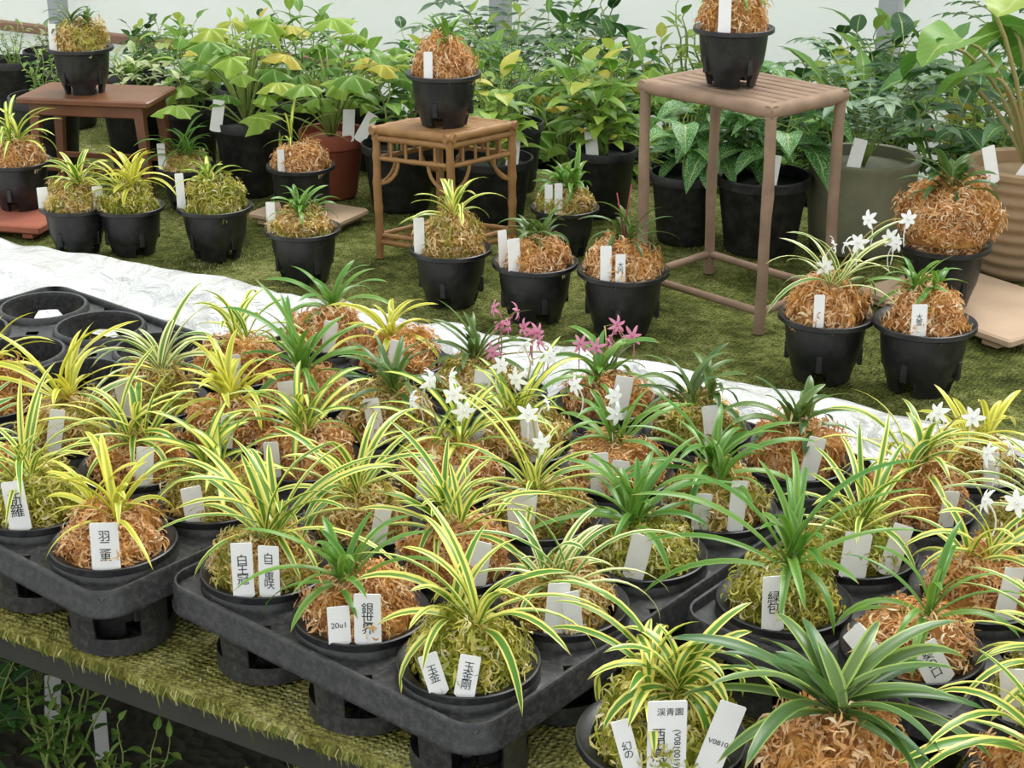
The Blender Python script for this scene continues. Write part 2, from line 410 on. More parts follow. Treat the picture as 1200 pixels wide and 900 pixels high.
# ------------------------------------------------------------------ trays
S_=.125; TD1=Vector((math.cos(-40*D2R),math.sin(-40*D2R),0)); TD2=Vector((-TD1.y,TD1.x,0))
def tray(origin,nc,nr):
    b=MB(); n=32; r=.0535; zt=.085
    for i in range(nc):
        for j in range(nr):
            cx,cy=i*S_,j*S_
            ring=[];sq=[]
            for k in range(n):
                a=2*math.pi*(k+.5)/n;ca,sa=math.cos(a),math.sin(a);m=max(abs(ca),abs(sa))
                sq.append((cx+ca/m*S_/2,cy+sa/m*S_/2,zt-.004)); 
                ring.append((ca,sa))
            def rg(q,z): return [(cx+q*c,cy+q*s,z) for c,s in ring]
            b.grid([sq,rg(.0612,zt-.003),rg(.0598,zt+.003),rg(.0575,zt+.0055),rg(.0545,zt+.005),rg(r,zt),rg(r-.0005,.066),rg(r-.003,.066),rg(r-.002,zt)],None,.5,True)
            for q in range(4):
                a0=q*math.pi/2+5*D2R-.34;a1=a0+.68
                rows=[]
                for (ro,z,k) in [(r-.0005,.067,1.6),(r-.0012,.058,1.15),(r-.0018,.045,1.0),(r-.004,.006,1.0),(r-.007,.006,1.),(r-.004,.045,1.),(r-.0035,.058,1.15),(r-.003,.067,1.6)]:
                    am=(a0+a1)/2;hw=(a1-a0)/2*k
                    rows.append([(cx+ro*math.cos(am-hw+2*hw*t/6),cy+ro*math.sin(am-hw+2*hw*t/6),z) for t in range(7)])
                b.grid(rows)
            b.rev([(r-.003,.018),(r-.002,.001),(r-.014,.001),(r-.014,.012),(r-.003,.018)],32,(cx,cy,0))
            b.rev([(.015,.002),(.015,.010),(.008,.010),(.008,.002)],16,(cx,cy,0))
            for q in range(6):
                a=q*math.pi/3
                b.box((cx+.028*math.cos(a),cy+.028*math.sin(a),.007),(.030,.009,.007),a,.0008)
    x0,y0,x1,y1=-S_/2,-S_/2,(nc-.5)*S_,(nr-.5)*S_
    def rr(o,z,rad):
        pts=[]
        for (cx,cy,a0) in [(x1+o-rad,y1+o-rad,0),(x0-o+rad,y1+o-rad,90),(x0-o+rad,y0-o+rad,180),(x1+o-rad,y0-o+rad,270)]:
            for k in range(9):
                a=(a0+90*k/8)*D2R; pts.append((cx+rad*math.cos(a),cy+rad*math.sin(a),z))
        return pts
    b.grid([rr(0,zt-.004,.002),rr(.001,zt+.001,.01),rr(.003,zt+.004,.024),rr(.006,zt+.004,.03),rr(.0078,zt+.001,.032),rr(.0085,zt-.016,.034),rr(.0105,zt-.019,.036),rr(.0105,zt-.0225,.036),rr(.006,zt-.0225,.03),rr(.005,zt-.003,.03)],None,.5,True)
    m=sharp(b.mesh('nursery_tray_mesh',M_tray),40)
    return obj('nursery_tray',m,(origin[0],origin[1],0),-40*D2R)
def cell(o,i,j): 
    p=Vector((o[0],o[1],0))+TD1*S_*i+TD2*S_*j; return p.x,p.y
OA=(-.228,1.330);OL=(-.381-2*S_*TD1.x,1.381-2*S_*TD1.y);OLL=(OL[0]-.40*TD1.x,OL[1]-.40*TD1.y)
OA2=(OA[0]+.525*TD2.x,OA[1]+.525*TD2.y);OL2=(OL[0]+.525*TD2.x,OL[1]+.525*TD2.y);OB=(.243,1.27)
tray(OA,3,4);tray(OL,3,4);tray(OLL,3,4);tray(OA2,3,1);tray(OL2,3,1);tray(OB,3,4)
ZT=.0125
F=-.054
def T(o,i,j,**k):
    x,y=cell(o,i,j); return potted(x,y,ZT,**k)
# tray A - hero row
T(OA,0,0,kind='Y',moss='m',shoots=3,nl=9,L=.132,W=.0086,labels=[(-.012,F,.084,dict(yaw=.1,tilt=-.10,w=.019,h=.050,txt='白\n王\n冠',ts=.011)),(.011,F+.001,.084,dict(yaw=-.12,tilt=-.08,w=.019,h=.047,txt='白\n二\n重\n咲',ts=.010))],seed=11)
T(OA,1,0,kind='G',moss='b',shoots=3,nl=7,L=.088,W=.0082,labels=[(-.014,F,.080,dict(yaw=.2,tilt=-.15,w=.019,h=.032,txt='20u1',ts=.007)),(.010,F,.080,dict(yaw=-.05,tilt=-.1,w=.023,h=.044,txt='銀\n世\n界',ts=.011))],seed=12)
T(OA,2,0,kind='Y',moss='g',shoots=3,nl=8,L=.115,W=.0090,labels=[(-.022,F+.004,.080,dict(yaw=.25,tilt=-.15,w=.016,h=.034,txt='玉\n金',ts=.009,roll=-.25)),(-.002,F,.080,dict(yaw=-.1,tilt=-.2,w=.017,h=.033,txt='玉\n金\n剛',ts=.009,roll=.15))],seed=13)
lay={(0,1):('Y','m'),(1,1):('Y','b'),(2,1):('W','m'),(0,2):('C','b'),(1,2):('Y','m'),(2,2):('G','g'),(0,3):('C','m'),(1,3):('G','b'),(2,3):('G','m')}
for (i,j),(k,m) in lay.items():
    kw={}
    if (i,j)==(0,2): kw['fl']=('w',[(.6,.03,.055,3),(2.4,.05,.05,3)],.015)
    if (i,j)==(0,3): kw['fl']=('w',[(1.2,.03,.05,3),(3.0,.04,.05,2)],.015)
    if (i,j)==(1,3): kw['fl']=('w',[(2.2,.04,.05,3)],.015)
    if (i,j)==(1,2): kw['fl']=('w',[(2.0,.03,.07,3)],.014)
    T(OA,i,j,kind=k,moss=m,L=R.uniform(.10,.125) if j<3 else R.uniform(.085,.105),labels=R.choice([1,1,2]),**kw)
# tray behind A
for (i,j),(k,m) in {(0,0):('G','b'),(1,0):('D','m'),(2,0):('D','b')}.items():
    kw={}
    if (i,j)==(0,0): kw['fl']=('p',[(.9,.06,.035,3),(2.3,.05,.03,2),(1.6,.05,.045,2)],.015)
    if (i,j)==(2,0): kw=dict(mz=1.2,shoots=3,nl=7,L=.07,W=.0115)
    kw.setdefault('L',.08)
    T(OA2,i,j,kind=k,moss=m,**kw)
for i,(k,m) in enumerate([('G','b'),('K','b'),('D','m')]):
    T(OL2,i,0,kind=k,moss=m,L=.08,fl=('p',[(.2,.08,.03,3),(.9,.07,.035,3),(-.3,.10,.02,3)],.016) if i==2 else None)
# tray L
LL={(2,0):('K','b'),(1,0):('Y','g'),(0,0):('W','b'),(2,1):('C','m'),(1,1):('Y','b'),(0,1):('K','m'),(2,2):('C','b'),(1,2):('K','b'),(0,2):('W','m'),(2,3):('D','m'),(1,3):('G','b'),(0,3):('Y','b')}
for (i,j),(k,m) in LL.items():
    if (i,j)==(2,0): T(OL,i,j,kind=k,moss=m,shoots=3,nl=8,L=.095,W=.0085,labels=[(.006,F,.082,dict(yaw=.05,tilt=-.12,w=.026,h=.044,txt='羽\n二\n重',ts=.0115))],seed=5)
    elif (i,j)==(1,0): T(OL,i,j,kind=k,moss=m,shoots=3,nl=8,L=.10,labels=[(0.0,F,.085,dict(yaw=.1,tilt=-.12,w=.021,h=.048,txt='新\n羅',ts=.014,roll=-.1))],seed=6)
    else: T(OL,i,j,kind=k,moss=m,L=R.uniform(.085,.11))
for (i,j),(k,m) in {(2,0):('W','m'),(2,1):('K','b')}.items():
    T(OLL,i,j,kind=k,moss=m,L=.08)
# tray B
T(OB,0,0,kind='G',moss='g',shoots=3,nl=8,L=.128,W=.0088,labels=[(-.018,F+.003,.085,dict(yaw=.15,tilt=-.1,w=.020,h=.048,txt='緑\n包',ts=.012))],seed=31)
T(OB,0,1,kind='Y',moss='g',L=.11,labels=[(-.012,F,.085,dict(yaw=.1,tilt=-.3,w=.026,h=.040,roll=.2)),(.022,F+.008,.085,dict(yaw=.1,tilt=-.2,w=.02,h=.046,roll=.35))],seed=32)
for (i,j),(k,m) in {(0,2):('Y','b'),(0,3):('K','m'),(1,0):('G','b'),(1,1):('Y','b'),(1,2):('W','m'),(2,1):('Y','b'),(2,2):('Y','m'),(1,3):('W','g'),(2,0):('Y','g')}.items():
    kw={}
    if (i,j)==(1,1): kw['fl']=('w',[(.3,.06,.05,3)],.017)
    if (i,j)==(0,3): kw=dict(L=.075)
    if (i,j)==(1,3): kw=dict(L=.075)
    if (i,j)==(0,2): kw['fl']=('w',[(.2,.05,.055,3)],.015)
    if (i,j)==(1,2): kw['fl']=('w',[(3.3,.05,.05,3)],.016)
    if (i,j)==(1,0):
        kw['labels']=[(-.03,F+.012,.085,dict(yaw=-.2,tilt=-.5,w=.02,h=.045,roll=-.9)),(.012,F,.083,dict(yaw=.2,tilt=-.2,w=.024,h=.036,txt='葵\nの\n口',ts=.010,roll=-.5))]
        kw['L']=.085
    else: kw.setdefault('L',R.uniform(.085,.11))
    if 'labels' not in kw: kw['labels']=R.choice([1,2])
    T(OB,i,j,kind=k,moss=m,**kw)
# loose pots at the very front
potted(.116,1.066,0,kind='Y',moss='g',ps=1.1,shoots=4,nl=8,L=.108,W=.0102,droop=1.35,seed=41,spread=.02,
  labels=[(-.002,-.062,.092,dict(yaw=.05,tilt=-.10,w=.029,h=.066,txt=[('渓青園',.0066,.058,.002,0),('西\n田\n鼎',.0105,.031,-.006,0),('(V0810019)',.0068,.028,.0075,math.pi/2)])),
          (.026,-.058,.092,dict(yaw=-.1,tilt=-.08,w=.020,h=.066,roll=.3,txt='V0810',ts=.006)),
          (-.024,-.057,.092,dict(yaw=.1,tilt=-.15,w=.014,h=.048,roll=-.25,txt='幻\nの',ts=.008))])
potted(.240,1.016,0,kind='H',moss='b',ps=1.12,shoots=3,nl=9,L=.112,W=.0132,droop=.8,mz=1.2,msc=1.05,seed=44,flat=.35,spread=.01,labels=[(.03,-.055,.097,dict(yaw=.1,tilt=-.3,w=.03,h=.022,txt='S50FD',ts=.008))])
potted(.395,.995,0,kind='Y',moss='b',ps=1.05,L=.12,seed=43,W=.010)

# ------------------------------------------------------------------ back bench small pots
def BP(x,y,**k): return potted(x,y,k.pop('z',0),**k)
def lab(dx,dy=-.049,yaw=0,h=.055,w=.017,**k): return (dx,dy,.083,dict(yaw=yaw,tilt=-.10,w=w,h=h,**k))
BP(-.876,2.807,z=.0255,kind='C',moss='b',ps=1.0,L=.09,labels=0,seed=51,mz=1.1)
BP(-.731,2.623,kind='Y',moss='m',ps=.95,L=.07,labels=[lab(-.045,-.02,.4,.034)],seed=52,shoots=3,nl=8)
BP(-.637,2.618,kind='K',moss='g',ps=.95,L=.09,labels=[lab(-.048,-.015,.3,.036)],seed=53,shoots=3,mz=1.1)
BP(-.492,2.597,kind='C',moss='g',ps=1.03,L=.055,labels=[lab(-.052,-.012,.3,.055,.014)],seed=54,mz=1.25,shoots=3,nl=7)
BP(-.331,2.474,kind='G',moss='m',ps=1.0,L=.055,labels=[lab(-.047,-.016,.3,.045,.014)],seed=55,shoots=3,nl=8)
BP(-.595,2.900,z=0,kind='G',moss='m',ps=.9,L=.075,labels=[lab(-.04,-.02,.3,.045,.014)],seed=56,W=.006)
BP(-.372,2.79,z=.022,kind='C',moss='b',ps=1.0,L=.12,labels=[lab(-.028,-.044,0,.036,.012)],seed=57,W=.0055,shoots=2,nl=6,mz=1.1)
BP(-.093,2.361,kind='Y',moss='m',ps=1.03,L=.10,labels=[lab(-.046,-.025,.15,.052,.016)],seed=59,mz=1.2,shoots=2,nl=9)
BP(.034,2.289,kind='D',moss='b',ps=1.05,L=.06,labels=[lab(-.030,-.046,.5,.046,.02),lab(-.046,-.024,.5,.052,.014)],seed=60,mz=1.15,shoots=3,nl=7)
BP(.161,2.237,kind='D',moss='b',ps=1.1,L=.07,labels=[lab(-.028,-.050,.1,.048,.016),lab(-.008,-.056,0,.038,.014,txt='大\n内',ts=.009)],seed=61,mz=1.25,stalk=[(.01,.02,.075),(-.01,.03,.06)],shoots=3,nl=8)
BP(.088,2.613,kind='G',moss='m',ps=.95,L=.065,labels=[lab(-.028,-.040,0,.046,.013),lab(-.012,-.046,0,.05,.013)],seed=62,mz=1.2)
BP(.422,2.054,kind='W',moss='b',ps=1.06,L=.12,W=.008,labels=[lab(-.020,-.052,0,.042,.014)],seed=64,shoots=2,nl=8,fl=('w',[(.25,.10,.08,3),(.5,.12,.04,3),(2.2,.02,.03,2)],.017),mz=1.15)
BP(.544,2.011,kind='G',moss='b',ps=1.12,L=.058,labels=[lab(-.022,-.055,.05,.040,.02,txt='大\n雪',ts=.009)],seed=65,mz=1.1,shoots=3,nl=8)
BP(.635,2.285,z=.0235,kind='D',moss='b',ps=1.12,bigmoss=True,L=.075,W=.014,labels=[],seed=66,shoots=3,nl=8)
# pots standing on the stands
BP(.320,2.36,z=.337,kind='G',moss='b',ps=.97,L=.07,labels=[lab(-.020,-.048,0,.055,.018)],seed=67,mz=1.15)
BP(-.11,2.60,z=.222,kind='G',moss='b',ps=1.0,L=.06,labels=[lab(-.022,-.048,0,.04,.014)],seed=68,mz=1.3,shoots=3,nl=8)
BP(-.79,2.985,z=.195,kind='D',moss='m',ps=.98,L=.05,labels=[lab(-.042,-.030,0,.045,.014)],seed=69,mz=1.15,shoots=3,nl=8)

# ------------------------------------------------------------------ stands, boards, tiles
M_wood=mat_simple('pole_wood','#6b5646',.7,'#aa9078',25,.2,bs=.5)
M_bamboo=mat_simple('bamboo','#74502f',.5,'#b38a58',30,.3,bs=.3)
M_dwood=mat_simple('dark_red_wood','#54301f',.4,'#8a5c3c',18,.45)
M_board=mat_simple('pale_board','#a88c72',.7,'#cdb498',14,.2,bs=.4)
M_clay=mat_simple('clay_tile','#84493a',.8,'#ac6c54',30,.2,bs=.4)
def pole(b,a,c,r,nodes=0):
    a=Vector(a);c=Vector(c); k=max(8,nodes*4); pts=[];rd=[]
    for i in range(k+1):
        t=i/k; p=a.lerp(c,t); pts.append(p+Vector((noise.noise(p*9),noise.noise(p*9+Vector((5,5,5))),0))*r*.35)
        q=r*(1+.16*noise.noise(p*22)); 
        if nodes and i%4==0 and 0<i<k: q*=1.18
        rd.append(q)
    b.tube(pts,rd,10)
b=MB(); Ac,Cc,Dc,Bc=[Vector(q) for q in ((.200,2.393,0),(.36,2.22,0),(.477,2.33,0),(.317,2.503,0))]
hh=.337
for q in (Ac,Cc,Dc,Bc):
    pole(b,q,q+Vector((0,0,hh-.008)),.0085)
for (p,q) in ((Ac,Cc),(Cc,Dc),(Dc,Bc),(Bc,Ac)):
    d=(q-p).normalized()
    pole(b,p-d*.008+Vector((0,0,hh-.011)),q+d*.008+Vector((0,0,hh-.011)),.0105)
    pole(b,p+Vector((0,0,.032)),q+Vector((0,0,.032)),.006)
ang=math.atan2((Cc-Ac).y,(Cc-Ac).x)
for k in range(7):
    t=(k+.5)/7; p=Ac.lerp(Bc,t)+Vector((0,0,hh-.006)); q=Cc.lerp(Dc,t)+Vector((0,0,hh-.006))
    m=(p+q)/2; b.box(m,((q-p).length,.019,.006),ang,.0015)
obj('plant_stand_pole',sharp(b.mesh('plant_stand_mesh',M_wood),50))
# bamboo stand
b=MB(); q4=[Vector(q) for q in ((-.220,2.584,0),(-.0985,2.527,0),(.000,2.615,0),(-.1215,2.672,0))]
hb=.222
for q in q4: pole(b,q,q+Vector((0,0,hb-.006)),.0065,5)
for i in range(4):
    p,q=q4[i],q4[(i+1)%4]; d=(q-p).normalized()
    for z,r,ex in ((hb-.006,.0075,.010),(hb-.019,.0055,.006),(hb-.052,.004,0),(.028,.0045,0),(.04,.004,0)):
        pole(b,p-d*ex+Vector((0,0,z)),q+d*ex+Vector((0,0,z)),r,4)
    for k in range(1,5):
        m=p.lerp(q,k/5); pole(b,m+Vector((0,0,hb-.052)),m+Vector((0,0,hb-.019)),.0028)
    for (s,e) in ((p,q),(q,p)):
        dd=(e-s).normalized(); pts=[s+dd*(.04*math.sin(t*math.pi/2))+Vector((0,0,hb-.095+.042*(1-math.cos(t*math.pi/2)))) for t in [k/6 for k in range(7)]]
        b.tube(pts,.003,6)
ang=math.atan2((q4[1]-q4[0]).y,(q4[1]-q4[0]).x)
for k in range(9):
    t=(k+.5)/9; p=q4[0].lerp(q4[3],t); q=q4[1].lerp(q4[2],t); b.box((p+q)/2+Vector((0,0,hb-.003)),((q-p).length,.0145,.005),ang,.0015)
obj('bamboo_plant_stand',sharp(b.mesh('bamboo_stand_mesh',M_bamboo),50))
# dark wooden side stand
b=MB(); cx,cy=-.768,2.985; rt=-10*D2R; M=Matrix.Rotation(rt,4,'Z')
b.box((cx,cy,.188),(.255,.145,.013),rt,.003); b.box((cx,cy,.170),(.22,.115,.022),rt,.002)
for sx in (-1,1):
    for sy in (-1,1):
        t=M@Vector((sx*.100,sy*.048,0)); f=M@Vector((sx*.112,sy*.055,0))
        rows=[]
        for (p,z,w) in ((f,0,.006),(t*.5+f*.5,.09,.0075),(t,.180,.009)):
            rows.append([Vector((cx,cy,z))+p+M@Vector(o)*w for o in ((-1,-1,0),(1,-1,0),(1,1,0),(-1,1,0))])
        b.grid(rows,None,.5,True)
for sy in (-1,1):
    o=M@Vector((0,sy*.051,0)); b.box((cx+o.x,cy+o.y,.06),(.21,.008,.010),rt,.001)
obj('wooden_plant_stand',sharp(b.mesh('wooden_stand_mesh',M_dwood,False)))
def board(name,c,d,rot,mat,feet=.01):
    b=MB(); b.box((0,0,feet+(d[2]-feet)/2),(d[0],d[1],d[2]-feet),0,.003)
    for sx in (-1,1): b.box((sx*d[0]*.36,0,feet/2+.0005),(d[0]*.1,d[1]*.92,feet),0,.001)
    return obj(name,sharp(b.mesh(name+'_mesh',mat,False)),c,rot)
board('wooden_board',(-.362,2.795,0),(.175,.125,.0215),-29*D2R,M_board)
board('wooden_board',(.700,2.305,0),(.29,.21,.023),-55*D2R,M_board)
board('clay_tile',(-.89,2.775,0),(.20,.15,.025),-14*D2R,M_clay)

# ------------------------------------------------------------------ large pots
def big_pot(h,r,mat,kind):
    b=MB()
    if kind=='n': prof=[(r*.72,0),(r*.75,.004),(r*.93,h*.86),(r*.94,h*.87),(r,h*.875),(r*1.01,h*.985),(r*.99,h),(r*.95,h),(r*.93,h*.86),(r*.5,h*.85),(.0001,h*.86)]
    elif kind=='t': prof=[(r*.66,0),(r*.70,.006),(r*.90,h*.74),(r*.92,h*.76),(r*1.0,h*.78),(r*1.02,h*.97),(r*.99,h),(r*.9,h*.99),(r*.87,h*.88),(r*.5,h*.87),(.0001,h*.88)]
    elif kind=='c': prof=[(r*.85,0),(r*.9,.008),(r*.96,h*.5),(r*.98,h*.9),(r*1.02,h*.94),(r*1.02,h*.99),(r*.98,h),(r*.9,h*.99),(r*.88,h*.88),(r*.5,h*.87),(.0001,h*.88)]
    else:
        prof=[(r*.7,0)]
        for k in range(61):
            t=k/60; prof.append((r*(.74+.28*math.sin(t*1.45))+.0018*math.sin(t*50),.004+h*.9*t))
        prof+=[(r*1.06,h*.93),(r*1.07,h*.98),(r*1.02,h),(r*.92,h*.98),(r*.9,h*.88),(.0001,h*.88)]
    b.rev(prof,48); return sharp(b.mesh('large_pot_mesh',mat),40)
M_terra=mat_simple('terracotta','#74392a',.6,'#a05a40',20,.3)
M_grayp=mat_simple('grey_green_glaze','#55573f',.5,'#96967c',16,.4,bs=.3)
M_beige=mat_simple('beige_stoneware','#8f7558',.7,'#b59a78',22,.3,bs=.4)

def leaf(b,p,d,L,W,shape,r,droop=.5,n=8,fold=.25):
    d=Vector(d).normalized(); side=d.cross(Vector((0,0,1)))
    side=side.normalized() if side.length>1e-3 else Vector((1,0,0))
    p=Vector(p)
    if shape=='lobed':
        nm=side.cross(d).normalized()
        if nm.z<0: nm=-nm
        nA=31; rows=[];uvs=[]
        for q in (.02,.35,.7,1.0):
            row=[];u=[]
            for k in range(nA):
                a=-2.55+5.1*k/(nA-1)
                rad=L*.62*(1-.42*abs(math.sin(math.pi*a*.98))**.8)*(1-.11*abs(a))*q
                v=p+(d*math.cos(a)+side*math.sin(a))*rad+nm*(L*.035*math.cos(2*math.pi*a)*q-L*.16*q*q*(1+.6*math.sin(3*a+r*20)*.5)*droop)
                row.append(v); u.append((.5+.5*math.sin(math.pi*a),q))
            rows.append(row);uvs.append(u)
        b.grid(rows,uvs,r); return
    rows=[];uvs=[]; ks=(-1,-.5,0,.5,1)
    for i in range(n+1):
        t=i/n
        if shape=='ovate': w=math.sin(math.pi*t**.75)**.9*(1-.15*t)
        elif shape=='lance': w=math.sin(math.pi*t**.65)**1.1
        elif shape=='heart': w=(1-t)**.62*(1.12 if t>.06 else .62)
        else: w=math.sin(math.pi*min(1,t+.1))**.6
        w=max(w,.0)*W/2
        nm=side.cross(d).normalized()
        if nm.z<0 and d.z<.9: nm=-nm
        wav=[.10*math.sin(t*9+k*2+r*40)*w for k in ks]
        back=[-abs(k)*w*(.45 if shape=='heart' and t<.3 else 0) for k in ks]
        rows.append([p+side*k*w+nm*(abs(k)*w*fold+wav[q])+d*back[q] for q,k in enumerate(ks)])
        uvs.append([((k+1)/2,t) for k in ks])
        p=p+d*(L/n); d=(d+Vector((0,0,-droop/n))).normalized()
    b.grid(rows,uvs,r)
def foliage(seed,style,h,n,ll,lw,shape,mat,spread=.1,droop=.6,stemmat=None,az=None,sr=.0018):
    rr=random.Random(seed); b=MB(); s=MB()
    if style=='rosette':
        for k in range(n):
            a=k*2.4+rr.uniform(-.3,.3) if az is None else az[k%len(az)]+rr.uniform(-.2,.2)
            H=h*rr.uniform(.3,1); rad=spread*rr.uniform(.2,1)
            pts=[Vector((math.cos(a)*rad*(q**1.2)*.9,math.sin(a)*rad*(q**1.2)*.9,H*math.sin(q*1.5))) for q in [i/6 for i in range(7)]]
            s.tube(pts,[sr*1.3-sr*.6*i/6 for i in range(7)],5)
            d=Vector((math.cos(a+rr.uniform(-.8,.8)),math.sin(a+rr.uniform(-.8,.8)),rr.uniform(-.6,.35)))
            leaf(b,pts[-1],d,ll*rr.uniform(.55,1.15),lw*rr.uniform(.75,1.15),shape,rr.random(),droop)
    elif style=='stems':
        for k in range(max(3,n//9)):
            a=rr.uniform(0,6.28); rad=spread*rr.uniform(.1,.8); H=h*rr.uniform(.65,1)
            pts=[Vector((math.cos(a)*rad*(.2+q*.8),math.sin(a)*rad*(.2+q*.8),H*q))+Vector((noise.noise(Vector((k,q*3,seed))),noise.noise(Vector((q*3,k,seed))),0))*.02 for q in [i/7 for i in range(8)]]
            s.tube(pts,[.003-.002*i/7 for i in range(8)],5)
            for m in range(9):
                t=.25+.75*m/8; i=min(6,int(t*7)); p=pts[i].lerp(pts[i+1],t*7-i); aa=m*2.4+k
                d=Vector((math.cos(aa),math.sin(aa),rr.uniform(0,.7) if m<8 else 1.2)); e=p+d.normalized()*ll*.25
                s.tube([p,e],.0011,4,cap=False)
                leaf(b,e,d,ll*rr.uniform(.7,1.15),lw*rr.uniform(.75,1.15),shape,rr.random(),droop)
    elif style=='compound':
        for k in range(n):
            a=k*2.4; H=h*rr.uniform(.5,1); rad=spread*rr.uniform(.5,1)
            pts=[Vector((math.cos(a)*rad*q**1.3,math.sin(a)*rad*q**1.3,H*math.sin(q*1.7))) for q in [i/10 for i in range(11)]]
            s.tube(pts,.0013,4)
            for i in range(3,11):
                d0=(pts[i]-pts[i-1]).normalized(); sd=d0.cross(Vector((0,0,1))).normalized()
                for sg in (-1,1):
                    leaf(b,pts[i],sd*sg+d0*.5,ll*rr.uniform(.8,1.1)*(1.1-.05*i),lw,shape,rr.random(),droop,6)
            leaf(b,pts[-1],d0,ll,lw,shape,rr.random(),droop,6)
    elif style=='grass':
        for k in range(n):
            a=rr.uniform(0,6.28); 
            arch_leaf(b,(rr.uniform(-.02,.02),rr.uniform(-.02,.02),0),a,rr.uniform(.7,1.4),ll*rr.uniform(.6,1.1),lw,rr.uniform(.8,1.8),.4,rr.random(),9)
    lm=b.mesh('foliage_mesh',mat); sm=s.mesh('stems_mesh',stemmat or M_stemg) if s.v else None
    return lm,sm
def potted_plant(name,x,y,h,r,potmat,potkind,fol,z=0,rot=0,parent=None,fs=1,labels=()):
    e=bpy.data.objects.new(name,None); sc.collection.objects.link(e); e.location=(x,y,z)
    if parent: e.parent=parent
    key=('bp',h,r,potmat.name,potkind)
    if key not in LAB: LAB[key]=big_pot(h,r,potmat,potkind)
    obj('pot',LAB[key],(0,0,0),0,e)
    for f in fol:
        obj('foliage',f[0],(0,0,h*.86),rot,e,fs)
        if f[1]: obj('stems',f[1],(0,0,h*.86),rot,e,fs)
    for (dx,yaw,ro) in labels: add_label(e,dx,-r*.80,h*.93,yaw,-.15,.022,.055,roll=ro)
    return e
FOL={
 'lobed':foliage(1,'rosette',.21,34,.085,.095,'lobed',MF['lime'],.19,1.2),
 'lobed2':foliage(2,'rosette',.17,30,.070,.085,'lobed',MF['mid'],.16,1.2),
 'lobed3':foliage(21,'rosette',.19,30,.075,.085,'lobed',MF['lime'],.17,1.3),
 'ovate':foliage(3,'stems',.16,45,.065,.032,'ovate',MF['lime'],.12,.9),
 'ovate2':foliage(4,'stems',.18,54,.060,.030,'ovate',MF['mid'],.13,.9),
 'spot':foliage(5,'stems',.14,45,.105,.050,'ovate',MF['spot'],.12,1.7),
 'dark':foliage(6,'stems',.24,72,.070,.034,'ovate',MF['dark'],.15,.9),
 'comp':foliage(7,'compound',.20,14,.05,.018,'lance',MF['gray'],.2,.6),
 'comp2':foliage(8,'compound',.24,14,.040,.013,'lance',MF['dark'],.2,.6),
 'heartbig':foliage(29,'rosette',.36,10,.12,.115,'heart',MF['mid'],.19,1.1,M_stemt,az=[2.6,3.3,2.0,1.2,.3,3.0,4.0],sr=.0035),
 'var':foliage(10,'stems',.13,45,.045,.02,'ovate',MF['var'],.10,.9),
 'grass':foliage(12,'grass',.2,60,.16,.007,'',MF['mid']),
 'fine':foliage(13,'stems',.20,90,.03,.014,'ovate',MF['mid'],.12,.6),
 'finel':foliage(23,'stems',.20,90,.035,.018,'ovate',MF['lime'],.14,.6),
 'lance':foliage(14,'stems',.22,54,.085,.022,'lance',MF['mid'],.13,1.1),
}
def PP(x,y,h,D,mat,kind,fl,name='potted_foliage_plant',**k):
    k.setdefault('rot',R.uniform(0,6))
    return potted_plant(name,x,y,h,D/2,mat,kind,[FOL[f] for f in fl],**k)
PP(-.92,3.17,.15,.14,M_blk,'n',['fine'],fs=.6)
PP(-.745,3.17,.15,.13,M_blk,'n',['var'],fs=.9)
PP(-.63,3.12,.14,.12,M_blk,'n',['var','ovate2'],fs=.8)
PP(-.497,3.0,.14,.128,M_blk,'n',['lobed'],labels=[(-.05,.2,.2)])
PP(-.336,2.98,.125,.125,M_terra,'t',['lobed3'],labels=[(.035,.3,.1),(.055,-.3,.5)])
PP(-.205,2.90,.12,.14,M_blk,'n',['ovate2'])
PP(-.031,2.82,.113,.138,M_blk,'n',['ovate'],labels=[(.03,0,.1)])
PP(.163,2.86,.12,.125,M_blk,'n',['ovate','ovate2'],labels=[(-.02,0,-.1)])
PP(.295,2.69,.12,.12,M_blk,'n',['spot'],fs=.9,labels=[(.04,-.1,.3)])
PP(.42,2.64,.129,.160,M_blk,'n',['spot'],labels=[(.0,-.3,.1)])
PP(.589,2.655,.157,.185,M_grayp,'c',['comp'],labels=[(-.035,-.2,.2)])
PP(.825,2.52,.18,.19,M_beige,'r',['heartbig'],rot=0,labels=[(-.08,.3,-.2),(-.04,-.5,.5)])
# second row behind, at the far edge of the bench
for (x,v,k,s) in ((-1.12,2.6,'fine',.5),(-.97,2.60,'var',.6),(-.83,2.63,'grass',.6),(-.69,2.62,'ovate2',.75),(-.55,2.62,'finel',.8),(-.42,2.6,'lance',.8),(-.28,2.63,'lobed2',.7),(-.14,2.6,'dark',.7),(.0,2.62,'comp2',.8)):
    PP(x,(v-.5*x)/.866,.13,.12,M_blk,'n',[k],fs=s)

